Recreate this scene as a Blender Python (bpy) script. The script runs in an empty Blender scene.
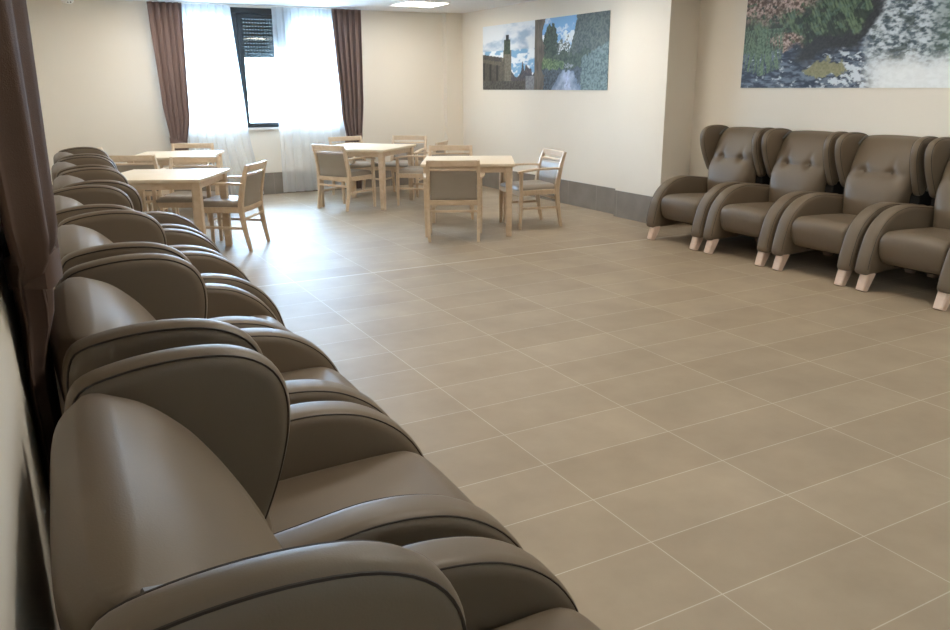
import bpy, bmesh, math, random
from mathutils import Vector, Matrix
R = math.radians; PI = math.pi
S = bpy.context.scene
C = S.collection
random.seed(7)

# ------------------------------------------------------------------ materials
def mat(name, col, rough=.5, spec=.5, bump=0, bscale=200, vary=0, vscale=4, metallic=0, coat=0, sheen=0):
    m = bpy.data.materials.new(name); m.use_nodes = True
    nt = m.node_tree; b = nt.nodes['Principled BSDF']
    b.inputs['Base Color'].default_value = (*col, 1); b.inputs['Roughness'].default_value = rough
    b.inputs['Specular IOR Level'].default_value = spec; b.inputs['Metallic'].default_value = metallic
    b.inputs['Coat Weight'].default_value = coat
    b.inputs['Sheen Weight'].default_value = sheen
    tc = nt.nodes.new('ShaderNodeTexCoord')
    if vary:
        n = nt.nodes.new('ShaderNodeTexNoise'); n.inputs['Scale'].default_value = vscale; n.inputs['Detail'].default_value = 5
        nt.links.new(tc.outputs['Object'], n.inputs['Vector'])
        r = nt.nodes.new('ShaderNodeValToRGB')
        r.color_ramp.elements[0].position = .3; r.color_ramp.elements[1].position = .7
        r.color_ramp.elements[0].color = (*[c*(1-vary) for c in col], 1)
        r.color_ramp.elements[1].color = (*[min(1, c*(1+vary)) for c in col], 1)
        nt.links.new(n.outputs['Fac'], r.inputs['Fac']); nt.links.new(r.outputs['Color'], b.inputs['Base Color'])
    if bump:
        n = nt.nodes.new('ShaderNodeTexNoise'); n.inputs['Scale'].default_value = bscale; n.inputs['Detail'].default_value = 3
        nt.links.new(tc.outputs['Object'], n.inputs['Vector'])
        bp = nt.nodes.new('ShaderNodeBump'); bp.inputs['Strength'].default_value = bump; bp.inputs['Distance'].default_value = .002
        nt.links.new(n.outputs['Fac'], bp.inputs['Height']); nt.links.new(bp.outputs['Normal'], b.inputs['Normal'])
    return m

def wood(name, c1, c2, rough=.4):
    m = bpy.data.materials.new(name); m.use_nodes = True
    nt = m.node_tree; b = nt.nodes['Principled BSDF']; b.inputs['Roughness'].default_value = rough
    tc = nt.nodes.new('ShaderNodeTexCoord'); mp = nt.nodes.new('ShaderNodeMapping')
    mp.inputs['Scale'].default_value = (3, 18, 6)
    n = nt.nodes.new('ShaderNodeTexNoise'); n.inputs['Scale'].default_value = 3; n.inputs['Detail'].default_value = 6; n.inputs['Distortion'].default_value = .6
    r = nt.nodes.new('ShaderNodeValToRGB'); r.color_ramp.elements[0].position = .3; r.color_ramp.elements[1].position = .7
    r.color_ramp.elements[0].color = (*c1, 1); r.color_ramp.elements[1].color = (*c2, 1)
    nt.links.new(tc.outputs['Object'], mp.inputs['Vector']); nt.links.new(mp.outputs['Vector'], n.inputs['Vector'])
    nt.links.new(n.outputs['Fac'], r.inputs['Fac']); nt.links.new(r.outputs['Color'], b.inputs['Base Color'])
    return m

def emit(name, col, s):
    m = bpy.data.materials.new(name); m.use_nodes = True
    b = m.node_tree.nodes['Principled BSDF']
    b.inputs['Base Color'].default_value = (.8, .8, .8, 1)
    b.inputs['Emission Color'].default_value = (*col, 1); b.inputs['Emission Strength'].default_value = s
    return m

M = {}
M['wall'] = mat('cream_paint', (.76, .70, .605), .7, .25, bump=.08, bscale=150, vary=.015, vscale=1.2)
M['ceiling'] = mat('white_ceiling', (.80, .79, .79), .85, .2)
M['skirting'] = None
M['leather'] = mat('taupe_leather', (.138, .101, .065), .48, .45, bump=.10, bscale=420, vary=.05, vscale=3)
M['seam'] = mat('dark_seam', (.035, .025, .018), .6, .3)
M['black'] = mat('shade_black', (.012, .011, .010), .8, .2)  # black standing in for shade under the seat and below the wings
M['foot'] = wood('light_beech_foot', (.62, .46, .36), (.72, .56, .45), .45)
M['wood'] = wood('beech_wood', (.57, .425, .285), (.67, .525, .375), .38)
M['tabletop'] = wood('pale_laminate', (.70, .57, .41), (.78, .66, .50), .35)
M['vinyl'] = mat('grey_vinyl', (.300, .255, .205), .45, .5, bump=.06, bscale=300, vary=.04)
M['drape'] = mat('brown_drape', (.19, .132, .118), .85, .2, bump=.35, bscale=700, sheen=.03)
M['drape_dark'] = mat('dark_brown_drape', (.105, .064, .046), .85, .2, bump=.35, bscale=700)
M['frame'] = mat('anthracite_aluminium', (.022, .026, .028), .4, .5)
M['white_plastic'] = mat('white_plastic', (.82, .82, .80), .4, .5)
M['dark_plastic'] = mat('dark_plastic', (.05, .05, .05), .4, .5)
M['zip'] = mat('zipper_metal', (.16, .15, .14), .45, .5, metallic=.3)
M['sill'] = mat('white_stone_sill', (.75, .73, .70), .4, .5)
M['panel'] = emit('light_panel', (1, .935, .83), 20)

def skirting_mat():
    m = bpy.data.materials.new('skirting_tile'); m.use_nodes = True
    nt = m.node_tree; b = nt.nodes['Principled BSDF']; b.inputs['Roughness'].default_value = .45
    tc = nt.nodes.new('ShaderNodeTexCoord'); sp = nt.nodes.new('ShaderNodeSeparateXYZ')
    nt.links.new(tc.outputs['Object'], sp.inputs[0])
    ad = nt.nodes.new('ShaderNodeMath'); ad.operation = 'ADD'
    nt.links.new(sp.outputs['X'], ad.inputs[0]); nt.links.new(sp.outputs['Y'], ad.inputs[1])
    md = nt.nodes.new('ShaderNodeMath'); md.operation = 'PINGPONG'; md.inputs[1].default_value = .30
    nt.links.new(ad.outputs[0], md.inputs[0])
    lt = nt.nodes.new('ShaderNodeMath'); lt.operation = 'LESS_THAN'; lt.inputs[1].default_value = .003
    nt.links.new(md.outputs[0], lt.inputs[0])
    n = nt.nodes.new('ShaderNodeTexNoise'); n.inputs['Scale'].default_value = 5; n.inputs['Detail'].default_value = 6
    nt.links.new(tc.outputs['Object'], n.inputs['Vector'])
    r = nt.nodes.new('ShaderNodeValToRGB'); r.color_ramp.elements[0].position = .3; r.color_ramp.elements[1].position = .7
    r.color_ramp.elements[0].color = (.19, .16, .13, 1); r.color_ramp.elements[1].color = (.24, .205, .17, 1)
    nt.links.new(n.outputs['Fac'], r.inputs['Fac'])
    mx = nt.nodes.new('ShaderNodeMixRGB'); mx.inputs['Color2'].default_value = (.32, .28, .24, 1)
    nt.links.new(lt.outputs[0], mx.inputs['Fac']); nt.links.new(r.outputs['Color'], mx.inputs['Color1'])
    nt.links.new(mx.outputs['Color'], b.inputs['Base Color'])
    return m
M['skirting'] = skirting_mat()

def floor_mat():
    m = bpy.data.materials.new('porcelain_floor_tiles'); m.use_nodes = True
    nt = m.node_tree; b = nt.nodes['Principled BSDF']
    L = nt.links.new
    tc = nt.nodes.new('ShaderNodeTexCoord'); mp = nt.nodes.new('ShaderNodeMapping')
    mp.inputs['Location'].default_value = (-1.65+.662*40, -1.468+.3275*40, 0)
    L(tc.outputs['Object'], mp.inputs['Vector'])
    br = nt.nodes.new('ShaderNodeTexBrick'); br.offset = 0; br.squash = 1
    br.inputs['Scale'].default_value = 1; br.inputs['Brick Width'].default_value = .662; br.inputs['Row Height'].default_value = .3275
    br.inputs['Mortar Size'].default_value = .0022; br.inputs['Mortar Smooth'].default_value = .1
    br.inputs['Color1'].default_value = (.320, .250, .172, 1); br.inputs['Color2'].default_value = (.355, .283, .200, 1)
    br.inputs['Mortar'].default_value = (.51, .44, .345, 1)
    L(mp.outputs['Vector'], br.inputs['Vector'])
    n = nt.nodes.new('ShaderNodeTexNoise'); n.inputs['Scale'].default_value = 2.6; n.inputs['Detail'].default_value = 8; n.inputs['Roughness'].default_value = .62
    L(tc.outputs['Object'], n.inputs['Vector'])
    r = nt.nodes.new('ShaderNodeValToRGB'); r.color_ramp.elements[0].position = .3; r.color_ramp.elements[1].position = .72
    r.color_ramp.elements[0].color = (.86, .85, .84, 1); r.color_ramp.elements[1].color = (1.08, 1.08, 1.07, 1)
    L(n.outputs['Fac'], r.inputs['Fac'])
    mx = nt.nodes.new('ShaderNodeMixRGB'); mx.blend_type = 'MULTIPLY'; mx.inputs['Fac'].default_value = 1
    L(br.outputs['Color'], mx.inputs['Color1']); L(r.outputs['Color'], mx.inputs['Color2'])
    # the wide movement joint across the room
    sp = nt.nodes.new('ShaderNodeSeparateXYZ'); L(tc.outputs['Object'], sp.inputs[0])
    su = nt.nodes.new('ShaderNodeMath'); su.operation = 'SUBTRACT'; su.inputs[1].default_value = 6.053; L(sp.outputs['Y'], su.inputs[0])
    ab = nt.nodes.new('ShaderNodeMath'); ab.operation = 'ABSOLUTE'; L(su.outputs[0], ab.inputs[0])
    lt = nt.nodes.new('ShaderNodeMath'); lt.operation = 'LESS_THAN'; lt.inputs[1].default_value = .011; L(ab.outputs[0], lt.inputs[0])
    m2 = nt.nodes.new('ShaderNodeMixRGB'); m2.inputs['Color2'].default_value = (.50, .43, .34, 1)
    L(lt.outputs[0], m2.inputs['Fac']); L(mx.outputs['Color'], m2.inputs['Color1'])
    L(m2.outputs['Color'], b.inputs['Base Color'])
    b.inputs['Roughness'].default_value = .5
    b.inputs['Specular IOR Level'].default_value = .42
    bp = nt.nodes.new('ShaderNodeBump'); bp.inputs['Strength'].default_value = .25; bp.inputs['Distance'].default_value = .001; bp.invert = True
    L(br.outputs['Fac'], bp.inputs['Height']); L(bp.outputs['Normal'], b.inputs['Normal'])
    return m
M['floor'] = floor_mat()

def sheer_mat():
    m = bpy.data.materials.new('sheer_voile'); m.use_nodes = True
    nt = m.node_tree; nt.nodes.remove(nt.nodes['Principled BSDF'])
    out = nt.nodes['Material Output']
    t = nt.nodes.new('ShaderNodeBsdfTranslucent'); t.inputs['Color'].default_value = (.93, .95, .97, 1)
    d = nt.nodes.new('ShaderNodeBsdfDiffuse'); d.inputs['Color'].default_value = (.9, .91, .92, 1)
    tr = nt.nodes.new('ShaderNodeBsdfTransparent')
    a = nt.nodes.new('ShaderNodeMixShader'); a.inputs[0].default_value = .45
    b = nt.nodes.new('ShaderNodeMixShader'); b.inputs[0].default_value = .36
    nt.links.new(t.outputs[0], a.inputs[1]); nt.links.new(d.outputs[0], a.inputs[2])
    nt.links.new(a.outputs[0], b.inputs[1]); nt.links.new(tr.outputs[0], b.inputs[2])
    nt.links.new(b.outputs[0], out.inputs['Surface'])
    return m
M['sheer'] = sheer_mat()

def glass_mat():
    m = bpy.data.materials.new('window_glass'); m.use_nodes = True
    nt = m.node_tree; nt.nodes.remove(nt.nodes['Principled BSDF'])
    out = nt.nodes['Material Output']
    g = nt.nodes.new('ShaderNodeBsdfGlossy'); g.inputs['Roughness'].default_value = .02
    tr = nt.nodes.new('ShaderNodeBsdfTransparent'); tr.inputs['Color'].default_value = (.93, .96, .95, 1)
    f = nt.nodes.new('ShaderNodeFresnel'); f.inputs['IOR'].default_value = 1.45
    b = nt.nodes.new('ShaderNodeMixShader')
    nt.links.new(f.outputs[0], b.inputs[0]); nt.links.new(tr.outputs[0], b.inputs[1]); nt.links.new(g.outputs[0], b.inputs[2])
    nt.links.new(b.outputs[0], out.inputs['Surface'])
    return m
M['glass'] = glass_mat()

def shutter_mat():
    # slatted roller shutter with rows of light slots
    m = bpy.data.materials.new('perforated_shutter'); m.use_nodes = True
    nt = m.node_tree; b = nt.nodes['Principled BSDF']; L = nt.links.new
    tc = nt.nodes.new('ShaderNodeTexCoord'); sp = nt.nodes.new('ShaderNodeSeparateXYZ'); L(tc.outputs['Object'], sp.inputs[0])
    def pp(src, half, thr):
        p = nt.nodes.new('ShaderNodeMath'); p.operation = 'PINGPONG'; p.inputs[1].default_value = half; L(src, p.inputs[0])
        l = nt.nodes.new('ShaderNodeMath'); l.operation = 'LESS_THAN'; l.inputs[1].default_value = thr; L(p.outputs[0], l.inputs[0]); return l
    a = pp(sp.outputs['X'], .020, .012); c = pp(sp.outputs['Z'], .0225, .0075)
    mu = nt.nodes.new('ShaderNodeMath'); mu.operation = 'MULTIPLY'; L(a.outputs[0], mu.inputs[0]); L(c.outputs[0], mu.inputs[1])
    b.inputs['Base Color'].default_value = (.035, .042, .046, 1); b.inputs['Roughness'].default_value = .5
    tr = nt.nodes.new('ShaderNodeBsdfTransparent'); tr.inputs['Color'].default_value = (.16, .175, .18, 1)
    mx = nt.nodes.new('ShaderNodeMixShader'); L(mu.outputs[0], mx.inputs[0]); L(b.outputs[0], mx.inputs[1]); L(tr.outputs[0], mx.inputs[2])
    L(mx.outputs[0], nt.nodes['Material Output'].inputs['Surface'])
    return m
M['shutter'] = shutter_mat()

def print_mat():
    m = bpy.data.materials.new('printed_canvas'); m.use_nodes = True
    nt = m.node_tree; b = nt.nodes['Principled BSDF']; b.inputs['Roughness'].default_value = .5; b.inputs['Specular IOR Level'].default_value = .3
    v = nt.nodes.new('ShaderNodeVertexColor'); v.layer_name = 'ink'
    nt.links.new(v.outputs['Color'], b.inputs['Base Color'])
    return m
M['print'] = print_mat()

# ------------------------------------------------------------------ helpers
def obj(name, bm, m, parent=None, smooth=True, sharp=None):
    me = bpy.data.meshes.new(name)
    bmesh.ops.recalc_face_normals(bm, faces=bm.faces)
    bm.to_mesh(me); bm.free()
    o = bpy.data.objects.new(name, me); C.objects.link(o)
    me.materials.append(m)
    if smooth:
        me.polygons.foreach_set('use_smooth', [True]*len(me.polygons))
        me.set_sharp_from_angle(angle=R(sharp if sharp else 38))
    if parent: o.parent = parent
    return o
def thing(name, label, cat, loc=(0, 0, 0), rz=0, group=None):
    o = bpy.data.objects.new(name, None); C.objects.link(o); o.empty_display_size = .2
    o.location = loc; o.rotation_euler = (0, 0, rz)
    return tag(o, label, cat, group)
def tag(o, label, cat, group=None):
    o['label'] = label; o['category'] = cat
    if group: o['group'] = group
    return o
def struct(name, bm, m, parent=None, smooth=False):
    o = obj(name, bm, m, parent, smooth)
    if not parent: o['kind'] = 'structure'
    return o
def dup(root, loc, rz, label, group):
    r = root.copy(); C.objects.link(r); r.location = loc; r.rotation_euler = (0, 0, rz)
    r['label'] = label; r['group'] = group
    for ch in list(root.children):
        c = ch.copy(); C.objects.link(c); c.parent = r
        for g in list(ch.children):
            d = g.copy(); C.objects.link(d); d.parent = c
    return r
def box(bm, x0, x1, y0, y1, z0, z1, bev=0):
    vs = [bm.verts.new((x, y, z)) for x in (x0, x1) for y in (y0, y1) for z in (z0, z1)]
    F = [bm.faces.new([vs[i] for i in q]) for q in ((0, 1, 3, 2), (4, 6, 7, 5), (0, 4, 5, 1), (2, 3, 7, 6), (0, 2, 6, 4), (1, 5, 7, 3))]
    if bev:
        es = list({e for f in F for e in f.edges})
        bmesh.ops.bevel(bm, geom=es, offset=bev, segments=3, profile=.5, affect='EDGES')
    return bm
def B(*a, **k): return box(bmesh.new(), *a, **k)

def sweep(bm, pts, ws, hs, ref=Vector((1, 0, 0)), ch=.25):
    """chamfered rectangular bar along pts; ws along ref, hs across"""
    pts = [Vector(p) for p in pts]; n = len(pts)
    if not hasattr(ws, '__len__'): ws = [ws]*n
    if not hasattr(hs, '__len__'): hs = [hs]*n
    rings = []
    for i, p in enumerate(pts):
        t = (pts[min(i+1, n-1)]-pts[max(i-1, 0)]).normalized()
        a = (ref-t*ref.dot(t)).normalized(); b = t.cross(a)
        w, h = ws[i]/2, hs[i]/2; c = ch*min(w, h)*2*.5
        q = [(w-c, -h), (w, -h+c), (w, h-c), (w-c, h), (-w+c, h), (-w, h-c), (-w, -h+c), (-w+c, -h)]
        rings.append([bm.verts.new(p+a*x+b*y) for x, y in q])
    for i in range(n-1):
        for k in range(8):
            bm.faces.new((rings[i][k], rings[i][(k+1) % 8], rings[i+1][(k+1) % 8], rings[i+1][k]))
    bm.faces.new(rings[0][::-1]); bm.faces.new(rings[-1])
    return bm
def tube(bm, pts, r, seg=6, closed=False):
    pts = [Vector(p) for p in pts]; n = len(pts); rings = []
    up = Vector((.31, .17, .93)).normalized()
    for i, p in enumerate(pts):
        t = (pts[(i+1) % n]-pts[i-1]) if closed else (pts[min(i+1, n-1)]-pts[max(i-1, 0)])
        t.normalize(); a = t.cross(up)
        if a.length < 1e-3: a = t.cross(Vector((1, 0, 0)))
        a.normalize(); b = t.cross(a)
        rings.append([bm.verts.new(p+(a*math.cos(2*PI*k/seg)+b*math.sin(2*PI*k/seg))*r) for k in range(seg)])
    for i in range(n if closed else n-1):
        for k in range(seg):
            j = (i+1) % n
            bm.faces.new((rings[i][k], rings[i][(k+1) % seg], rings[j][(k+1) % seg], rings[j][k]))
    if not closed:
        bm.faces.new(rings[0][::-1]); bm.faces.new(rings[-1])
    return bm
def cat(pts, n=6, closed=False):
    """Catmull-Rom through 2D/3D points"""
    P = [Vector(p) for p in pts]; out = []; m = len(P)
    for i in range(m if closed else m-1):
        p0 = P[i-1] if (closed or i > 0) else P[0]; p1 = P[i]; p2 = P[(i+1) % m]
        p3 = P[(i+2) % m] if (closed or i+2 < m) else P[-1]
        for k in range(n):
            t = k/n
            out.append(.5*((2*p1)+(-p0+p2)*t+(2*p0-5*p1+4*p2-p3)*t*t+(-p0+3*p1-3*p2+p3)*t**3))
    if not closed: out.append(P[-1])
    return out
def pad(bm, outline, w, r, offs, crown=.0, seg=5):
    """cushioned panel: outline in (f,z), extruded along x by w with rounded rims; offs(f,z)->x centre"""
    P = [Vector((p[0], p[1])) for p in outline]; n = len(P)
    area = sum(P[i].x*P[(i+1) % n].y-P[(i+1) % n].x*P[i].y for i in range(n))
    sgn = 1 if area > 0 else -1
    N = []
    for i in range(n):
        t = (P[(i+1) % n]-P[i-1]).normalized(); N.append(Vector((t.y, -t.x))*sgn)
    cen = sum(P, Vector((0, 0)))/n
    rings = []
    def ring(x, inset):
        vs = []
        for p, nn in zip(P, N):
            q = p-nn*inset
            vs.append(bm.verts.new((offs(q.x, q.y)+x, q.x, q.y)))
        rings.append(vs)
    prof = []
    for k in range(seg+1):
        a = PI/2*k/seg; prof.append((w/2-r+r*math.sin(a), r*(1-math.cos(a))))
    # prof goes from rim (inset 0) to face (inset r)
    for x, ins in reversed([(px, pi) for px, pi in prof]): ring(-x, ins)
    for x, ins in prof: ring(x, ins)
    for i in range(len(rings)-1):
        for k in range(n):
            bm.faces.new((rings[i][k], rings[i][(k+1) % n], rings[i+1][(k+1) % n], rings[i+1][k]))
    for side, rg in ((-1, rings[0]), (1, rings[-1])):
        prev = rg
        for fr in (.85, .6, .3):
            new = []
            for v in rg:
                f = cen.x+(v.co.y-cen.x)*fr; z = cen.y+(v.co.z-cen.y)*fr
                new.append(bm.verts.new((offs(f, z)+side*(w/2+crown*(1-fr*fr)), f, z)))
            for k in range(n): bm.faces.new((prev[k], prev[(k+1) % n], new[(k+1) % n], new[k]))
            prev = new
        c = bm.verts.new((offs(cen.x, cen.y)+side*(w/2+crown), cen.x, cen.y))
        for k in range(n): bm.faces.new((prev[k], prev[(k+1) % n], c))
    return bm, P, N

# ------------------------------------------------------------------ room
XL, XR, XF, YB, YF, H = -.08, 6.28, 5.97, 11.48, -5.0, 2.548
T = .22
bm = bmesh.new(); box(bm, XL-T, XR+T, YF-T, YB+T, -.12, 0); struct('floor', bm, M['floor'])
bm = bmesh.new(); box(bm, XL-T, XR+T, YF-T, YB+T, H, H+.15); struct('ceiling', bm, M['ceiling'])
# back wall with the window opening
WX0, WX1, WZ0, WZ1 = 1.66, 4.08, .94, 2.525
bm = bmesh.new()
box(bm, XL-T, WX0, YB, YB+T, 0, H); box(bm, WX1, XR+T, YB, YB+T, 0, H)
box(bm, WX0, WX1, YB, YB+T, 0, WZ0); box(bm, WX0, WX1, YB, YB+T, WZ1, H)
struct('wall_back', bm, M['wall'])
struct('wall_front', B(XL-T, XR+T, YF-T, YF, 0, H), M['wall'])
# left wall with a high window beside the camera
LY0, LY1, LZ0, LZ1 = -3.2, .1, 1.25, 2.45
bm = bmesh.new()
box(bm, XL-T, XL, YF, LY0, 0, H); box(bm, XL-T, XL, LY1, YB, 0, H)
box(bm, XL-T, XL, LY0, LY1, 0, LZ0); box(bm, XL-T, XL, LY0, LY1, LZ1, H)
struct('wall_left', bm, M['wall'])
struct('wall_right', B(XR, XR+T, YF, YB, 0, H), M['wall'])
struct('wall_right_far', B(XF, XR, 7.38, YB, 0, H), M['wall'])
struct('wall_pillar', B(5.88, XR, 6.61, 7.38, 0, H), M['wall'])
struct('wall_corner_casing', B(5.69, XF, YB-.11, YB, 0, H), M['wall'])
# tall tiled skirting
st = .012; sh = .305
def skirt(n, *a): struct(n, B(*a), M['skirting'])
skirt('baseboard_back', XL+.0, 5.69, YB-st, YB, 0, sh)
skirt('baseboard_casing', 5.69-st, XF-st, YB-.11-st, YB-.11, 0, sh)
skirt('baseboard_right_far', XF-st, XF, 7.38, YB-.11-st, 0, sh)
skirt('baseboard_pillar', 5.88-st, 5.88, 6.61-st, 7.38, 0, sh)
skirt('baseboard_pillar_side', 5.88, XR, 6.61-st, 6.61, 0, sh)
skirt('baseboard_right', XR-st, XR, YF, 6.61-st, 0, sh)

# window_1 : dark aluminium window with lowered shutter, back wall
def window(name, x0, x1, z0, z1, stiles, shut, axis='y', pos=YB+.06, dep=.07):
    """frame in a plane; built along x then optionally turned to lie in the left wall"""
    w = bpy.data.objects.new(name, None); C.objects.link(w); w['kind'] = 'structure'
    def bx(b, a0, a1, d0, d1, c0, c1):
        if axis == 'y': box(b, a0, a1, pos+d0, pos+d1, c0, c1)
        else: box(b, pos-d1, pos-d0, a0, a1, c0, c1)
    b = bmesh.new()
    bx(b, x0, x0+.06, 0, dep, z0, z1); bx(b, x1-.06, x1, 0, dep, z0, z1)
    bx(b, x0+.06, x1-.06, 0, dep, z1-.075, z1); bx(b, x0+.06, x1-.06, 0, dep, z0, z0+.055)
    for q in stiles: bx(b, q-.07, q+.072, .03, dep, z0+.055, z1-.075)
    obj('window_frame', b, M['frame'], w, smooth=False)
    edges = [x0+.06]+[s for s in stiles]+[x1-.06]
    for i in range(len(edges)-1):
        a0 = edges[i]+(.0 if i == 0 else .004); a1 = edges[i+1]-.004
        c0, c1 = z0+.058, z1-.08
        b = bmesh.new(); q = .065
        bx(b, a0, a0+q, -.015, dep-.02, c0, c1); bx(b, a1-q, a1, -.015, dep-.02, c0, c1)
        bx(b, a0+q, a1-q, -.015, dep-.02, c0, c0+.012); bx(b, a0+q, a1-q, -.015, dep-.02, c1-.055, c1)
        s = obj('sash', b, M['frame'], w, smooth=False)
        b = bmesh.new(); bx(b, a0+q, a1-q, .018, .024, c0+.012, c1-.055); obj('pane', b, M['glass'], s, smooth=False)
        if shut:
            b = bmesh.new(); bx(b, a0, a1, dep+.02, dep+.032, shut[i], z1)
            sl = int((z1-shut[i])/.055)
            obj('shutter', b, M['shutter'], w, smooth=False)
    return w
window('window_1', WX0, WX1, WZ0, WZ1, [2.60, 3.26], [2.27, 1.88, 2.27])
struct('trim_1', B(WX0-.03, WX1+.03, YB-.035, YB+.06, WZ0-.03, WZ0), M['sill'])
window('window_2', LY0, LY1, LZ0, LZ1, [-2.1, -1.0], None, axis='x', pos=XL-.06)

# ------------------------------------------------------------------ curtains
def drape(name, a_of, b_of, z0, z1, n_fold, amp, base, m, axis='x', nt=90, nz=60, seed=0, parent=None, wob=1.0, thick=.004, amp_of=None, base_of=None):
    """pleated cloth: lateral span [a(z), b(z)], folds across depth."""
    rnd = random.Random(seed); ph = [rnd.uniform(0, 6.28) for _ in range(6)]
    bm = bmesh.new(); rows = []
    for j in range(nz+1):
        z = z1+(z0-z1)*j/nz; row = []
        a, b = a_of(z), b_of(z); am = amp*(amp_of(z) if amp_of else 1); bs = base_of(z) if base_of else base
        for i in range(nt+1):
            t = i/nt
            tt = t+.012*wob*math.sin(5*t+ph[0]+.8*z)+.006*wob*math.sin(13*t+ph[1])
            d = math.sin(2*PI*n_fold*tt+ph[2])*.75+.35*math.sin(2*PI*n_fold*2.0*tt+ph[3]+.5*z)+.3*math.sin(2*PI*n_fold*.43*tt+ph[4]+.7*z)
            lat = a+(b-a)*t+.25*am*math.sin(4*PI*n_fold*tt+ph[2])*(1 if 0 < i < nt else 0)
            dep = bs+am*d/1.4
            row.append(bm.verts.new((lat, dep, z) if axis == 'x' else (dep, lat, z)))
        rows.append(row)
    for j in range(nz):
        for i in range(nt): bm.faces.new((rows[j][i], rows[j][i+1], rows[j+1][i+1], rows[j+1][i]))
    o = obj(name, bm, m, parent, sharp=180)
    if thick:
        s = o.modifiers.new('thickness', 'SOLIDIFY'); s.thickness = thick; s.offset = 0
    return o
def sm(a, b, x): t = max(0, min(1, (x-a)/(b-a))); return t*t*(3-2*t)
def lerpz(tab):
    tab = sorted(tab)
    def f(z):
        if z <= tab[0][0]: return tab[0][1]
        for (z0, v0), (z1, v1) in zip(tab, tab[1:]):
            if z <= z1:
                t = (z-z0)/(z1-z0); t = t*t*(3-2*t)*.5+t*.5
                return v0+(v1-v0)*t
        return tab[-1][1]
    return f
yC = YB-.16
# curtain rail
rl = tag(obj('curtain_rail', B(1.48, 4.27, yC-.01, yC+.012, H-.016, H), M['white_plastic'], smooth=False), 'white curtain rail along the ceiling above the back window', 'curtain rail')

def tieback(parent, x0, x1, z, y0, y1, m, tilt):
    bm = bmesh.new(); cx, cy = (x0+x1)/2, (y0+y1)/2; n = 40; rings = []
    for i in range(n):
        a = 2*PI*i/n; x = cx+math.cos(a)*(x1-x0)/2; y = cy+math.sin(a)*(y1-y0)/2; zz = z+tilt*(x-cx)
        o = .004
        px, py = cx+math.cos(a)*((x1-x0)/2-o), cy+math.sin(a)*((y1-y0)/2-o)
        rings.append([bm.verts.new(v) for v in ((x, y, zz-.035), (x, y, zz+.035), (px, py, zz+.035), (px, py, zz-.035))])
    for i in range(n):
        j = (i+1) % n
        for k in range(4): bm.faces.new((rings[i][k], rings[i][(k+1) % 4], rings[j][(k+1) % 4], rings[j][k]))
    return obj('tieback', bm, m, parent)

ZT = H-.02
# left brown drape of the back window: outer edge sweeps in to the tieback
d1 = drape('brown_drape', lerpz([(0.02, 1.60), (.5, 1.58), (.78, 1.56), (1.3, 1.50), (2.5, 1.45)]),
           lerpz([(0.02, 1.80), (.5, 1.78), (.78, 1.755), (1.1, 1.82), (2.5, 1.86)]), .02, ZT, 5, .044, yC-.065, M['drape'], seed=3, amp_of=lambda z: .55+.45*min(1, abs(z-.78)/.5))
tag(d1, 'brown pleated drape tied back at the left side of the back window', 'curtain', 'brown drapes at the back window')
tieback(d1, 1.545, 1.775, .78, yC-.10, yC-.012, M['drape'], -.35)
d2 = drape('brown_drape', lerpz([(0.02, 3.96), (.5, 3.97), (.76, 3.985), (1.1, 3.93), (2.5, 3.86)]),
           lerpz([(0.02, 4.17), (.5, 4.19), (.76, 4.22), (1.3, 4.26), (2.5, 4.28)]), .02, ZT, 5, .044, yC-.065, M['drape'], seed=5, amp_of=lambda z: .55+.45*min(1, abs(z-.76)/.5))
tag(d2, 'brown pleated drape tied back at the right side of the back window', 'curtain', 'brown drapes at the back window')
tieback(d2, 3.96, 4.235, .76, yC-.10, yC-.012, M['drape'], .35)
s1 = drape('sheer_curtain', lerpz([(0, 1.74), (2.5, 1.80)]), lerpz([(0, 2.74), (.94, 2.59), (2.5, 2.485)]), .03, ZT, 7, .030, yC+.02, M['sheer'], seed=11, nt=140, thick=0)
tag(s1, 'white sheer curtain hanging left of the gap in the back window', 'curtain', 'white sheers at the back window')
s2 = drape('sheer_curtain', lerpz([(0, 3.02), (2.5, 3.04)]), lerpz([(0, 4.02), (2.5, 3.94)]), .03, ZT, 8, .032, yC+.02, M['sheer'], seed=12, nt=140, thick=0)
tag(s2, 'white sheer curtain hanging right of the gap in the back window', 'curtain', 'white sheers at the back window')

# dark brown drape on the left wall, behind the row of armchairs
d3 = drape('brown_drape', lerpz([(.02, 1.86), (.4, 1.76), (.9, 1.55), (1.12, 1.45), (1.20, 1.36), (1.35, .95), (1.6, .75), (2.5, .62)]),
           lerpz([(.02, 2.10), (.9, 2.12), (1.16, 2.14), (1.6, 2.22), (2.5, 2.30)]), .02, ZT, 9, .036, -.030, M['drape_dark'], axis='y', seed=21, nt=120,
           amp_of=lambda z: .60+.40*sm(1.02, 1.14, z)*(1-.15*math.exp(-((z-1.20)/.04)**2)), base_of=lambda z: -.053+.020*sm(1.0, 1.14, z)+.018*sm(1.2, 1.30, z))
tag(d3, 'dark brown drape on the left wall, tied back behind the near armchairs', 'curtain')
bm = bmesh.new(); n = 40; rings = []
for i in range(n):
    a = 2*PI*i/n; ca, sa = math.cos(a), math.sin(a)
    y = 1.75+math.copysign(abs(ca)**.6, ca)*.42; x = -.034+math.copysign(abs(sa)**.5, sa)*.043; z = 1.20-.035*ca+.004*math.sin(6*a)
    q = .004
    rings.append([bm.verts.new(v) for v in ((x, y, z-.026), (x, y, z+.024), (x-q*sa, y-q*ca, z+.024), (x-q*sa, y-q*ca, z-.026))])
for i in range(n):
    j = (i+1) % n
    for k in range(4): bm.faces.new((rings[i][k], rings[i][(k+1) % 4], rings[j][(k+1) % 4], rings[j][k]))
obj('tieback', bm, M['drape_dark'], d3)

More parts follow.
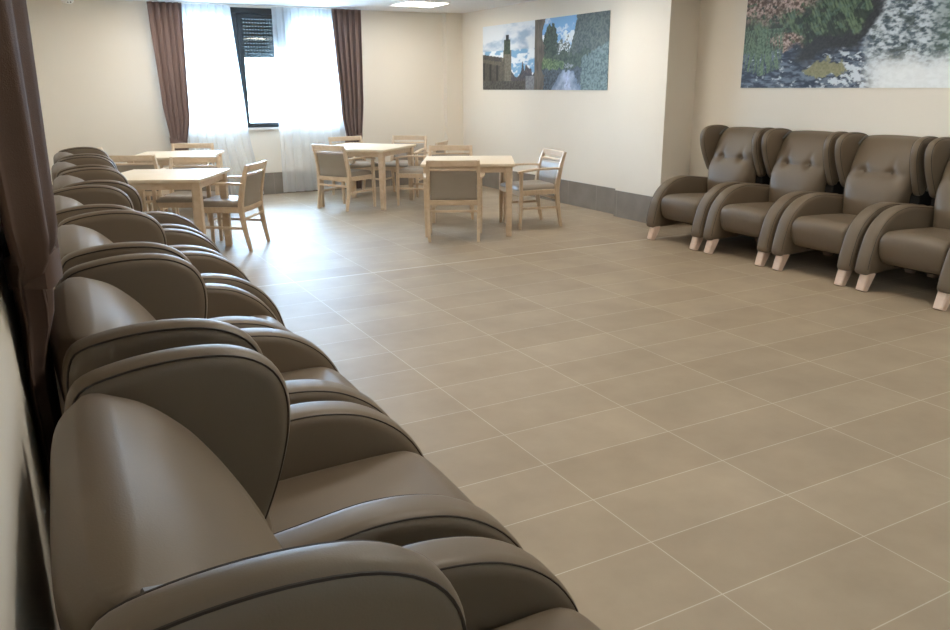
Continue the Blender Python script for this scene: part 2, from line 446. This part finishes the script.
# ------------------------------------------------------------------ wing armchair (front = +Y, origin at rear on the floor)
ARM = cat([(.10, .14), (.45, .135), (.84, .125), (.97, .12), (1.018, .135), (1.016, .21), (.996, .30), (.960, .410), (.893, .503),
           (.795, .570), (.68, .602), (.55, .610), (.40, .594), (.24, .575), (.12, .56), (.075, .50), (.07, .30), (.075, .18)], 4, True)
ARM = [Vector((p.x-.028*max(0, min(1, (p.x-.5)/.3)), p.y)) for p in ARM]
WING = cat([(.010, 1.045), (.03, 1.095), (.09, 1.116), (.18, 1.124), (.265, 1.114), (.322, 1.082), (.350, 1.03), (.352, .96), (.334, .88), (.305, .80), (.268, .72), (.240, .665),
            (.212, .640), (.172, .643), (.135, .69), (.09, .80), (.04, .93), (.012, .99)], 4, True)
LOW = lambda z: z if z < .6 else .6+(z-.6)*.95
WING = [Vector((p.x, LOW(p.y))) for p in WING]
def backrest():
    bm = bmesh.new()
    # profile: (front f, rear f, z)
    tab = [(.345, .10, .36), (.378, .07, .45), (.378, .045, .55), (.358, .03, .65), (.326, .02, .735), (.296, .012, .79), (.276, .008, .85),
           (.246, .000, .92), (.208, -.006, .99), (.168, -.008, 1.045), (.125, .0, 1.085), (.070, .03, 1.108)]
    tab = [(a, b, LOW(c)) for a, b, c in tab]
    F = cat([(t[0], t[2], 0) for t in tab], 5); Rr = cat([(t[1], t[2], 0) for t in tab], 5)
    n = len(F); nu = 40; cols = []
    for i in range(nu+1):
        s = -1+2*i/nu; s = math.copysign(abs(s)**.8, s)
        col = []
        prof = [(p.x, p.y, 1) for p in F]+[(p.x, p.y, -1) for p in reversed(Rr)]
        k = max(0.0, 1-abs(s)**5)**.35
        for idx, (f, z, side) in enumerate(prof):
            j = idx if idx < n else 2*n-1-idx
            mid = (F[j].x+Rr[j].x)/2
            hw = .246+.040*min(1, max(0, (z-.5)/.2)) - .01*max(0, z-1.0)/.1
            x = s*hw
            ff = mid+(f-mid)*(k*.93+.07)
            zz = z-(.02*(abs(s)**3) if z > 1.0 else 0)*((z-1.0)/.1)
            if side > 0:
                for bx_ in (-.122, .122):
                    r2 = ((x-bx_)/.040)**2+((z-.80)/.034)**2; ff -= .034*math.exp(-r2)
                ff -= .007*math.exp(-((z-.795)/.020)**2)*max(0, 1-(abs(s)**4))
                ff -= .010*math.exp(-((abs(x)-.122)/.02)**2)*math.exp(-((z-.86)/.05)**2)
            col.append(bm.verts.new((x, ff, zz)))
        cols.append(col)
    L = len(cols[0])
    for i in range(nu):
        for k in range(L): bm.faces.new((cols[i][k], cols[i][(k+1) % L], cols[i+1][(k+1) % L], cols[i+1][k]))
    bm.faces.new(cols[0]); bm.faces.new(cols[-1][::-1])
    return bm
def seat_bm():
    bm = bmesh.new()
    prof = cat([(.20, .25), (.20, .40), (.26, .432), (.40, .438), (.60, .448), (.82, .452), (.882, .440), (.923, .405), (.930, .34), (.915, .27), (.885, .225), (.82, .205), (.5, .20), (.26, .205)], 5, True)
    cf, cz = .56, .325; nu = 24; cols = []
    for i in range(nu+1):
        s = -1+2*i/nu; s = math.copysign(abs(s)**.7, s); k = max(0, 1-abs(s)**7)**.3
        cols.append([bm.verts.new((s*.250, cf+(p.x-cf)*(.955+.045*k), cz+(p.y-cz)*(.86+.14*k)+(.010*(1-s*s) if p.y > .3 else 0))) for p in prof])
    L = len(prof)
    for i in range(nu):
        for k in range(L): bm.faces.new((cols[i][k], cols[i][(k+1) % L], cols[i+1][(k+1) % L], cols[i+1][k]))
    bm.faces.new(cols[0]); bm.faces.new(cols[-1][::-1])
    return bm
def wing_armchair(label, group):
    t = thing('wing_armchair', label, 'armchair', group=group)
    for s in (-1, 1):
        bm, P, N = pad(bmesh.new(), ARM, .128, .036, lambda f, z: s*.318, crown=.006)
        a = obj('arm', bm, M['leather'], t, sharp=60)
        bm = bmesh.new()
        for e in (-1, 1):   # stitched seam on either rim of the arm
            pts = [Vector((s*.318+e*(.064-.0105), p.x-nn.x*.0095, p.y-nn.y*.0095)) for p, nn in zip(P, N) if not (p.y < .16 or p.x < .09)]
            k0 = min(range(len(pts)), key=lambda i: (pts[i].y > .9, 0) if False else -pts[i].y+pts[i].z)
            pts = pts[k0:]+pts[:k0]
            pts = sorted(pts, key=lambda q: math.atan2(q.z-.15, q.y-.35))
            tube(bm, pts, .0022, 5)
        obj('piping', bm, M['seam'], a)
        off = (lambda f, z, s=s: s*(.312+.022*max(0, f)/.35+.006*max(0, (z-.65)/.45)))
        bm, P, N = pad(bmesh.new(), WING, .074, .030, off, crown=.007, seg=6)
        w = obj('wing', bm, M['leather'], t, sharp=60)
        bm = bmesh.new()
        for e in (-1, 1):
            pts = [Vector((off(p.x, p.y)+e*(.037-.0085), p.x-nn.x*.0085, p.y-nn.y*.0085)) for p, nn in zip(P, N)]
            tube(bm, pts, .0022, 5, closed=True)
        obj('piping', bm, M['seam'], w)
    b = obj('backrest', backrest(), M['leather'], t, sharp=75)
    for x in (-.122, .122):
        bm = bmesh.new(); bmesh.ops.create_uvsphere(bm, u_segments=10, v_segments=6, radius=.011)
        bmesh.ops.scale(bm, vec=(1, .45, 1), verts=bm.verts); bmesh.ops.translate(bm, vec=(x, .262, .80), verts=bm.verts)
        obj('button', bm, M['leather'], b)
    # zip closing the headrest cover behind the wing
    bm = bmesh.new(); tube(bm, cat([(.262, .185, 1.004), (.266, .150, 1.032), (.271, .110, 1.054), (.277, .070, 1.064)], 5), .009, 8)
    obj('zipper', bm, M['zip'], b)
    obj('seat', seat_bm(), M['leather'], t, sharp=75)
    bm = bmesh.new(); box(bm, -.254, .254, .12, .70, .165, .205); box(bm, -.254, .254, .10, .14, .15, .45)
    obj('shaded_base_frame', bm, M['black'], t, smooth=False)  # base coloured black for the shadowed void under the seat
    for s in (-1, 1): obj('hinge_shade', B(min(s*.262, s*.350), max(s*.262, s*.350), .035, .205, .50, .66, bev=.012), M['black'], t)  # added black block standing in for shade between wing and arm
    for s in (-1, 1):
        bm = sweep(bmesh.new(), [(s*.300, .920, .14), (s*.300, .953, .06), (s*.300, .978, 0)], [.078, .074, .070], [.088, .072, .056], ch=.25)
        f = obj('foot', bm, M['foot'], t)
        bm = sweep(bmesh.new(), [(s*.300, .17, .15), (s*.300, .13, .07), (s*.300, .10, 0)], [.080, .075, .07], [.08, .065, .05], ch=.25)
        f = obj('foot', bm, M['foot'], t)
    return t
GL = 'taupe wing armchairs along the left wall'; GR = 'taupe wing armchairs along the right wall'
left_labels = ['taupe leather wing armchair nearest the camera, at the near end of the left row',
    'taupe leather wing armchair second from the camera in the left row',
    'taupe leather wing armchair third from the camera in the left row',
    'taupe leather wing armchair fourth from the camera in the left row',
    'taupe leather wing armchair fifth from the camera in the left row',
    'taupe leather wing armchair sixth from the camera in the left row',
    'taupe leather wing armchair at the far end of the left row, nearest the dining tables']
right_labels = ['taupe leather wing armchair beside the pillar, far end of the right row',
    'taupe leather wing armchair second from the pillar in the right row',
    'taupe leather wing armchair third from the pillar in the right row',
    'taupe leather wing armchair cut off by the right edge of the photo']
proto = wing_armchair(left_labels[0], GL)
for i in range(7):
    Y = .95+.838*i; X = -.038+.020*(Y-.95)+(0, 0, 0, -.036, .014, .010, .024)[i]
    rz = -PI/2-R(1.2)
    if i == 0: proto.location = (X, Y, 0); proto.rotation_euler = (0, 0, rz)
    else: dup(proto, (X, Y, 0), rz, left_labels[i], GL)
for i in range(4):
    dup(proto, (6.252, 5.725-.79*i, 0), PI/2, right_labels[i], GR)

# ------------------------------------------------------------------ dining chairs (front = +Y, origin under seat centre)
def dining_chair(label, group):
    t = thing('dining_armchair', label, 'dining chair', group=group)
    W, V = M['wood'], M['vinyl']
    for s in (-1, 1):
        bp = cat([(s*.222, -.285, 0), (s*.226, -.245, .22), (s*.228, -.225, .42), (s*.228, -.238, .54), (s*.226, -.272, .70), (s*.224, -.315, .835)], 4)
        n = len(bp); ws = [.028+.004*math.sin(PI*i/(n-1)) for i in range(n)]; hs = [.030+.022*math.sin(PI*min(1, i/(n-1)*1.0)) for i in range(n)]
        obj('leg', sweep(bmesh.new(), bp, ws, hs), W, t)
        obj('leg', sweep(bmesh.new(), [(s*.242, .215, 0), (s*.242, .212, .30), (s*.242, .208, .625)], [.028, .036, .032], [.028, .040, .034]), W, t)
        ap = cat([(s*.232, -.262, .655), (s*.252, -.14, .662), (s*.262, .03, .662), (s*.252, .17, .648), (s*.242, .245, .632)], 5)
        obj('armrest', sweep(bmesh.new(), ap, [.03, .034]+[.046]*(len(ap)-4)+[.044, .036], .022), W, t)
        obj('stretcher', sweep(bmesh.new(), [(s*.235, .205, .235), (s*.228, -.235, .225)], .018, .026), W, t)
    obj('stretcher', sweep(bmesh.new(), [(-.222, -.245, .315), (.222, -.245, .315)], .02, .024, Vector((0, 1, 0))), W, t)
    bm = bmesh.new()
    box(bm, -.222, .222, .195, .225, .375, .432); box(bm, -.214, .214, -.24, -.212, .375, .432)
    for s in (-1, 1): sweep(bm, [(s*.232, .20, .404), (s*.224, -.225, .404)], .026, .056, Vector((1, 0, 0)), .15)
    obj('seat_frame', bm, W, t)
    bm = bmesh.new()   # cushioned seat
    nx, ny = 14, 14; top = []; bot = []
    for j in range(ny+1):
        v = -1+2*j/ny; rt = []; rb = []
        for i in range(nx+1):
            u = -1+2*i/nx; e = (max(0, 1-abs(u)**6)*max(0, 1-abs(v)**6))**.4
            hw = .225+.008*v
            x, y = u*hw, -.005+v*.235
            rt.append(bm.verts.new((x, y, .446+.046*e+.006*(v**2)-.008*(1-u*u)*(1-v*v)))); rb.append(bm.verts.new((x*.99, y*.99, .428)))
        top.append(rt); bot.append(rb)
    for g in (top, bot):
        for j in range(ny):
            for i in range(nx): bm.faces.new((g[j][i], g[j][i+1], g[j+1][i+1], g[j+1][i]))
    for j in range(ny):
        for i in (0, nx): bm.faces.new((top[j][i], top[j+1][i], bot[j+1][i], bot[j][i]))
    for i in range(nx):
        for j in (0, ny): bm.faces.new((top[j][i], top[j][i+1], bot[j][i+1], bot[j][i]))
    obj('seat', bm, V, t, sharp=60)
    def yb(z): return -.238-.034*max(0, (z-.54)/.16)-.0 if z < .70 else -.272-.043*(z-.70)/.135
    def rail(z, w, h, bow):
        pts = [(x, yb(z)-bow*(1-(x/.21)**2), z) for x in [-.212+.0424*i for i in range(11)]]
        return sweep(bmesh.new(), pts, w, h, Vector((0, 0, 1)), .3)
    obj('top_rail', rail(.806, .062, .024, .030), W, t)
    obj('crossrail', rail(.740, .018, .022, .022), W, t)
    obj('crossrail', rail(.408, .04, .022, .006), W, t)
    bm = bmesh.new(); nx, nz = 12, 14; fr = []; bk = []
    for j in range(nz+1):
        v = -1+2*j/nz; z = .58+v*.148; a = []; b2 = []
        for i in range(nx+1):
            u = -1+2*i/nx; e = (max(0, 1-abs(u)**6)*max(0, 1-abs(v)**6))**.4; x = u*.206
            y = yb(z)-(.008+.010*(z-.43)/.3)*(1-u*u)
            a.append(bm.verts.new((x, y+.004+.018*e, z))); b2.append(bm.verts.new((x, y-.004-.012*e, z)))
        fr.append(a); bk.append(b2)
    for g in (fr, bk):
        for j in range(nz):
            for i in range(nx): bm.faces.new((g[j][i], g[j][i+1], g[j+1][i+1], g[j+1][i]))
    for j in range(nz):
        for i in (0, nx): bm.faces.new((fr[j][i], fr[j+1][i], bk[j+1][i], bk[j][i]))
    for i in range(nx):
        for j in (0, nz): bm.faces.new((fr[j][i], fr[j][i+1], bk[j][i+1], bk[j][i]))
    obj('backrest', bm, V, t, sharp=60)
    for c in t.children:
        for v in c.data.vertices: v.co.x *= 1.09; v.co.z *= .962
    return t
def table(label, loc, rz, size=.92):
    t = thing('dining_table', label, 'table', loc, rz, 'pale wooden dining tables')
    h = size/2
    obj('tabletop', B(-h, h, -h, h, .712, .742, bev=.006), M['tabletop'], t)
    bm = bmesh.new(); q = h-.05
    box(bm, -q, q, -q, -q+.022, .650, .7118); box(bm, -q, q, q-.022, q, .650, .7118)
    box(bm, -q, -q+.022, -q+.022, q-.022, .650, .7118); box(bm, q-.022, q, -q+.022, q-.022, .650, .7118)
    obj('apron', bm, M['wood'], t, smooth=False)
    for sx in (-1, 1):
        for sy in (-1, 1):
            c = h-.06
            obj('leg', sweep(bmesh.new(), [(sx*c, sy*c, 0), (sx*c, sy*c, .35), (sx*c, sy*c, .7115)], [.058, .066, .070], [.058, .066, .070], Vector((1, 0, 0)), .18), M['wood'], t)
    return t
T1 = (.98, 7.68); T2 = (3.745, 9.87); T3 = (3.98, 7.47); T0 = (1.42, 9.95)
table('pale square wooden table at the left, close to the armchair row', (*T1, 0), -R(27))
table('pale square wooden table right of the back window, in the far corner', (*T2, 0), -R(48), 1.0)
table('pale square wooden table standing in front, nearest the right wall poster', (*T3, 0), -R(29), .95)
table('pale square wooden table by the left drape, behind another table', (*T0, 0), -R(22))
GD = 'beech dining armchairs around the square tables'
chairs = [  # x, y, facing azimuth (from +Y towards +X), label
    (3.64, 7.14, 29, 'beech dining armchair seen from behind at the front table'),
    (4.68, 7.39, -83, 'beech dining armchair seen side on, right of the front table near the wall'),
    (4.19, 8.33, 209, 'beech dining armchair on the far side of the front table, facing the camera'),
    (3.40, 9.68, 62, 'beech dining armchair with its back to the camera, left of the far corner table'),
    (4.34, 9.51, -48, 'beech dining armchair on the near right side of the far corner table'),
    (4.51, 10.42, 222, 'beech dining armchair on the far right side of the far corner table'),
    (3.90, 10.66, 172, 'beech dining armchair at the far corner table, just in front of the right drape'),
    (1.54, 7.83, -56, 'beech dining armchair standing right of the left table, nearest the armchair row'),
    (1.27, 8.36, 207, 'beech dining armchair behind the left table, facing the camera'),
    (.98, 9.50, 25, 'beech dining armchair with its back to the camera, at the table by the left drape'),
    (1.62, 10.46, 203, 'beech dining armchair at the table by the left drape, below the left sheer'),
    (.78, 10.30, 125, 'beech dining armchair at the far left of the table by the left drape'),
]
ch0 = dining_chair(chairs[0][3], GD)
for i, (x, y, az, lab) in enumerate(chairs):
    if i == 0: ch0.location = (x, y, 0); ch0.rotation_euler = (0, 0, -R(az))
    else: dup(ch0, (x, y, 0), -R(az), lab, GD)

# ------------------------------------------------------------------ printed photographs on the right wall
def hsh(i, j, s):
    n = (i*374761393+j*668265263+s*1274126177) & 0xffffffff
    n = ((n ^ (n >> 13))*1274126177) & 0xffffffff
    return ((n ^ (n >> 16)) & 0xffff)/65535
def vn(x, y, s=0):
    i, j = math.floor(x), math.floor(y); u, v = x-i, y-j; u = u*u*(3-2*u); v = v*v*(3-2*v)
    a = hsh(i, j, s)*(1-u)+hsh(i+1, j, s)*u; b = hsh(i, j+1, s)*(1-u)+hsh(i+1, j+1, s)*u
    return a*(1-v)+b*v
def fbm(x, y, s=0, o=4):
    a = 0; w = .5; t = 0
    for k in range(o): a += vn(x, y, s+k)*w; t += w; x *= 2.03; y *= 2.03; w *= .55
    return a/t
def mixc(a, b, t): t = max(0, min(1, t)); return tuple(p+(q-p)*t for p, q in zip(a, b))
def sm(a, b, x): t = max(0, min(1, (x-a)/(b-a))); return t*t*(3-2*t)
def town(u, v):
    """left: chapel and sky; a post in the middle; right: trees and a small weir. u 0..1 left-right, v 0..1 bottom-top"""
    n = fbm(u*16, v*8, 1); fine = fbm(u*150, v*50, 9); e = fbm(u*60, v*20, 17); fine = sm(.25, .75, fine)
    u = u*.9 if u < .55 else .495+(u-.55)*(.505/.45)
    if u > .49: u += .035*(e-.5)+.02*(fbm(u*150, v*50, 18)-.5); v += .14*(e-.5); u = max(.4901, u)
    sky = mixc((.34, .46, .60), (.72, .76, .80), sm(.40, .62, fbm(u*9+3, v*6, 4)*.8+.25*v))
    if u < .425:
        if v < .60: sky = mixc((.20, .40, .62), (.75, .80, .85), sm(.42, .56, fbm(u*22, v*14, 6)))
        c = sky
        roof = .56-.65*max(0, u)*.55
        if u < .20 and v < roof: c = mixc((.045, .05, .06), (.10, .095, .085), fine)
        if u < .20 and v < roof-.075+.02*u: c = mixc((.10, .092, .075), (.15, .135, .11), fine)
        if u < .20 and v < roof-.13: 
            c = mixc((.06, .058, .052), (.10, .095, .08), fine)
            if (u*17) % 1 < .28 and v > .15: c = (.03, .03, .03)
        if .165 < u < .245 and v < (.60 if u > .178 else .50): c = mixc((.13, .12, .10), (.20, .19, .155), fine)
        if .185 < u < .237 and .55 < v < .76: c = mixc((.03, .05, .04), (.07, .10, .07), fine)
        if .198 < u < .225 and .74 < v < .83: c = (.03, .035, .04)
        if .14 < u < .19 and v < .30+(u-.14)*4.2: c = mixc((.08, .076, .065), (.13, .12, .10), fine)
        if u >= .245:
            sk = .24+.05*math.sin(u*60)+.12*sm(.35, .36, u)*(1-sm(.40, .41, u))+.14*math.exp(-((u-.335)/.008)**2)
            if v < sk: c = mixc((.04, .055, .075), (.12, .10, .11), fine)
        if v < .14 and v < .17-.2*abs(u-.25): c = mixc((.05, .05, .05), (.11, .11, .10), fine)
        if u > .36 and v < .2: c = mixc((.14, .15, .17), (.25, .26, .27), fine)
        return c
    if u < .487+.01*math.sin(v*14): return mixc((.05, .045, .04), (.20, .17, .14), fbm(u*120, v*9, 3))
    c = mixc((.20, .42, .70), (.80, .86, .90), sm(.42, .58, fbm(u*8, v*7+5, 14)+.25*(v < .78)-.12))
    tl = .95-2.6*max(0, u-.56)**1.3-.05*n if u < .63 else .5
    d1_ = .93-(u-.55)**2*60 if u < .62 else 0
    if v < d1_+.06*(n-.5): c = mixc((.015, .035, .03), (.06, .10, .075), fine)
    if .60 < u < .72 and v < .70+.05*math.sin(u*130)-8*(u-.65)**2 and fine > .35: c = mixc((.06, .09, .09), (.14, .17, .16), fine)
    rt = .55+.62*sm(.70, .80, u)+.30*sm(.82, .90, u)+.10*(n-.5)
    if u > .70 and v < rt: c = mixc((.035, .055, .055), (.14, .17, .15), fine*.8+.2*n)
    if v < .52+.04*math.sin(u*40): c = mixc((.03, .05, .045), (.09, .13, .09), fine)
    if v < .46-.5*max(0, u-.5) and u < .66: c = mixc((.05, .10, .05), (.20, .28, .14), fine)
    if .66 < u < .74 and .33 < v < .355: c = (.30, .33, .34)
    if v < .30: c = mixc((.03, .045, .06), (.10, .13, .16), fine)
    if u > .80 and v < .52-(.9-u): c = mixc((.06, .10, .11), (.22, .29, .28), fine)
    w = .025+.05*(.26-v)/.26
    if v < .26 and abs(u-.685) < w*1.7: c = mixc((.09, .14, .22), (.55, .62, .80), fbm(u*70, v*12, 22)*1.5*(1-abs(u-.685)/(w*2)))
    return c
def stream(u0, v0):
    """grassy bank on the left, foaming stream to the right"""
    u = u0+.030*(fbm(u0*26, v0*10, 91)-.5)+.02*(fbm(u0*70, v0*28, 92)-.5); v = v0+.14*(fbm(u0*24, v0*9, 93)-.5)+.06*(fbm(u0*80, v0*30, 94)-.5)
    fine = fbm(u0*210, v0*70, 2); f2 = fbm(u0*90, v0*30, 8); blades = fbm(u0*230+v0*40, v0*18, 5)
    # water
    wv = fbm(u0*40+v0*9, v0*46, 31, 5)
    c = mixc((.03, .042, .07), (.16, .20, .26), sm(.36, .66, wv))
    lite = sm(.57, .70, fbm(u0*62+v0*12, v0*34, 33, 5)+.30*sm(.20, .5, u)*sm(.5, .1, v)-.08)
    c = mixc(c, (.62, .68, .73), lite)
    fo = fbm(u0*74+v0*16, v0*40-u0*22, 41, 5)
    fc = mixc((.07, .10, .12), (.58, .64, .68), sm(.30, .68, fo))
    fc = mixc(fc, (.04, .06, .055), sm(.60, .70, fbm(u0*30, v0*18, 55))*.8*(v > .25))
    fc = mixc(fc, (.10, .15, .13), sm(.60, .66, u)*.5*sm(.2, .4, v))
    c = mixc(c, fc, sm(.44, .50, u+.05*v))
    c = mixc(c, (.82, .85, .86), sm(.33, .14, v+.10*(fo-.5))*sm(.42, .52, u)*.9)
    rk = ((u-.32)/.075)**2+((v-.185)/.07)**2
    c = mixc(c, mixc((.15, .15, .08), (.34, .33, .19), fine*1.2), sm(1.2, .8, rk+.6*(f2-.5)))
    # shaded undercut of the bank
    edge = .34+1.2*max(0, u-.10)*.55
    if u > .42: edge += (u-.42)*5
    c = mixc(c, mixc((.016, .018, .022), (.06, .06, .06), fine), sm(edge-.26, edge-.12, v)*sm(.16, .24, u)*sm(.52, .46, u))
    # grass, leaves and earth
    g = mixc((.02, .04, .022), (.16, .22, .12), sm(.28, .72, blades))
    g = mixc(g, (.13, .20, .15), .5*sm(.5, .7, f2))
    dk = sm(.50, .62, fbm(u0*34, v0*12, 71)); g = mixc(g, (.025, .03, .028), dk*.8)
    red = max(sm(.60, .80, v-.35*max(0, u-.10))*sm(.30, .2, u), sm(1.2, .5, ((u-.165)/.07)**2+((v-.47)/.13)**2), .8*sm(.9, 1, v)*sm(.2, .3, u))
    lf = fbm(u0*130, v0*48, 61)
    g = mixc(g, mixc((.10, .06, .04), (.60, .44, .36), sm(.36, .72, lf)), red*sm(.42, .52, fbm(u0*60, v0*22, 62)+.12*red))
    c = mixc(c, g, sm(edge-.02, edge+.03, v)*sm(.50, .46, u+.02*v))
    # long grass hanging over the water at the left
    gx = (u0-.075)/.085
    if abs(gx) < 1 and v0 > .20-.08*(1-abs(gx)) and v0 < .60:
        bl = fbm(u0*260+v0*36*gx, v0*9, 77)
        c = mixc(c, mixc((.02, .055, .03), (.22, .31, .20), fine*1.3-.1), sm(.46, .56, bl+.14*(1-abs(gx))-.12*sm(.34, .12, v0)))
    return c
def wall_print(name, fn, x, y0, y1, z0, z1, nu, nv, label):
    """flat print lying on the right wall; y0 is its left edge as seen from the room"""
    bm = bmesh.new(); g = []; cols = {}
    th = .008
    for j in range(nv+1):
        row = []
        for i in range(nu+1):
            u, v = i/nu, j/nv
            row.append(bm.verts.new((x-th, y0+(y1-y0)*u, z0+(z1-z0)*v)))
        g.append(row)
    for j in range(nv):
        for i in range(nu): bm.faces.new((g[j][i], g[j][i+1], g[j+1][i+1], g[j+1][i]))
    rim = [g[0][i] for i in range(nu+1)]+[g[j][nu] for j in range(1, nv+1)]+[g[nv][i] for i in range(nu-1, -1, -1)]+[g[j][0] for j in range(nv-1, 0, -1)]
    bk = [bm.verts.new((x, v.co.y, v.co.z)) for v in rim]
    n = len(rim)
    for k in range(n): bm.faces.new((rim[k], rim[(k+1) % n], bk[(k+1) % n], bk[k]))
    bm.faces.new(bk)
    me_vals = []
    bm.verts.index_update()
    for v in bm.verts:
        u = (v.co.y-y0)/(y1-y0); w = (v.co.z-z0)/(z1-z0); me_vals.append(fn(u, w))
    o = obj(name, bm, M['print'], None, smooth=False)
    at = o.data.color_attributes.new('ink', 'FLOAT_COLOR', 'POINT')
    at.data.foreach_set('color', [k for c in me_vals for k in (*c, 1)])
    return tag(o, label, 'poster')
wall_print('wall_print', town, XF, 10.71, 7.72, 1.43, 2.31, 300, 100, 'wide landscape print of a stone chapel, trees and weir on the far right wall')
wall_print('wall_print', stream, XR, 5.96, 2.93, 1.455, 2.345, 480, 140, 'wide landscape print of a grassy stream bank above the right armchairs')

# ------------------------------------------------------------------ ceiling fittings
lamp = None
GP = 'square ceiling light panels'
spots = [(4.76, 10.28), (1.55, 10.28), (4.76, 7.2), (1.55, 7.2), (4.76, 4.1), (1.55, 4.1), (4.76, 1.0), (1.60, 1.75)]
names = ['square white light panel in the ceiling, seen at the top edge above the far corner']
for i, (x, y) in enumerate(spots):
    if i == 0:
        lamp = thing('ceiling_light', names[0], 'ceiling light', (x, y, H), 0, GP)
        bm = bmesh.new(); a = .31
        for q in ((-a, a, -a, -a+.012), (-a, a, a-.012, a), (-a, -a+.012, -a+.012, a-.012), (a-.012, a, -a+.012, a-.012)): box(bm, *q, -.012, 0)
        obj('frame', bm, M['white_plastic'], lamp, smooth=False)
        obj('diffuser', B(-a+.012, a-.012, -a+.012, a-.012, -.008, -.001), M['panel'], lamp, smooth=False)
    else:
        dup(lamp, (x, y, H), 0, 'square white light panel in the ceiling, outside the photo', GP)
sd = thing('smoke_detector', 'small round white detector on the ceiling at the top left', 'smoke detector', (.545, 11.0, H))
def lathe(prof, seg=28):
    bm = bmesh.new(); rs = []
    for r, z in prof: rs.append([bm.verts.new((r*math.cos(2*PI*k/seg), r*math.sin(2*PI*k/seg), z)) for k in range(seg)])
    for i in range(len(rs)-1):
        for k in range(seg): bm.faces.new((rs[i][k], rs[i][(k+1) % seg], rs[i+1][(k+1) % seg], rs[i+1][k]))
    bm.faces.new(rs[0]); bm.faces.new(rs[-1][::-1]); return bm
hd = obj('housing', lathe([(.085, 0), (.085, -.030), (.074, -.042), (.062, -.085), (.042, -.100), (.012, -.103)]), M['white_plastic'], sd)
for k in range(2):
    bm = bmesh.new(); bmesh.ops.create_uvsphere(bm, u_segments=8, v_segments=6, radius=.009)
    bmesh.ops.translate(bm, vec=(.0+.030*k, -.052, -.090), verts=bm.verts); obj('indicator', bm, M['dark_plastic'], hd)

# ------------------------------------------------------------------ light, sky, camera
w = bpy.data.worlds.new('sky'); S.world = w; w.use_nodes = True
bg = w.node_tree.nodes['Background']; bg.inputs['Color'].default_value = (.66, .83, 1.0, 1); bg.inputs['Strength'].default_value = 17.0
def area(name, loc, rot, sx, sy, power, col):
    l = bpy.data.lights.new(name, 'AREA'); l.shape = 'RECTANGLE'; l.size = sx; l.size_y = sy; l.energy = power; l.color = col
    o = bpy.data.objects.new(name, l); C.objects.link(o); o.location = loc; o.rotation_euler = rot
    return o
# daylight falling in through the back window and the left window
area('daylight_back', ((WX0+WX1)/2, YB+.75, 2.0), (R(-78), 0, 0), 2.6, 2.0, 1000, (.45, .67, 1))
area('daylight_left', (XL-.85, (LY0+LY1)/2, 2.0), (0, R(-80), 0), 2.0, 3.6, 90, (.9, .95, 1))

cam = bpy.data.cameras.new('camera'); cam.sensor_width = 36; cam.lens = 789.14/950*36; cam.clip_start = .02
co = bpy.data.objects.new('camera', cam); C.objects.link(co)
yaw, pit, roll = .4965, .2838, .0063
fw = Vector((math.sin(yaw)*math.cos(pit), math.cos(yaw)*math.cos(pit), -math.sin(pit)))
r0 = Vector((math.cos(yaw), -math.sin(yaw), 0)); d0 = fw.cross(r0)
r1 = r0*math.cos(roll)+d0*math.sin(roll); d1v = -r0*math.sin(roll)+d0*math.cos(roll)
m3 = Matrix((r1, -d1v, -fw)).transposed()
co.matrix_world = Matrix.Translation((0, 0, 1.5)) @ m3.to_4x4()
S.camera = co
vs = S.view_settings; vs.view_transform = 'Standard'; vs.look = 'None'; vs.gamma = 1; vs.use_curve_mapping = False; vs.exposure = .2
S.cycles.max_bounces = 10; S.cycles.transparent_max_bounces = 16; S.cycles.diffuse_bounces = 6
S.cycles.use_denoising = True
S.cycles.sample_clamp_indirect = 8
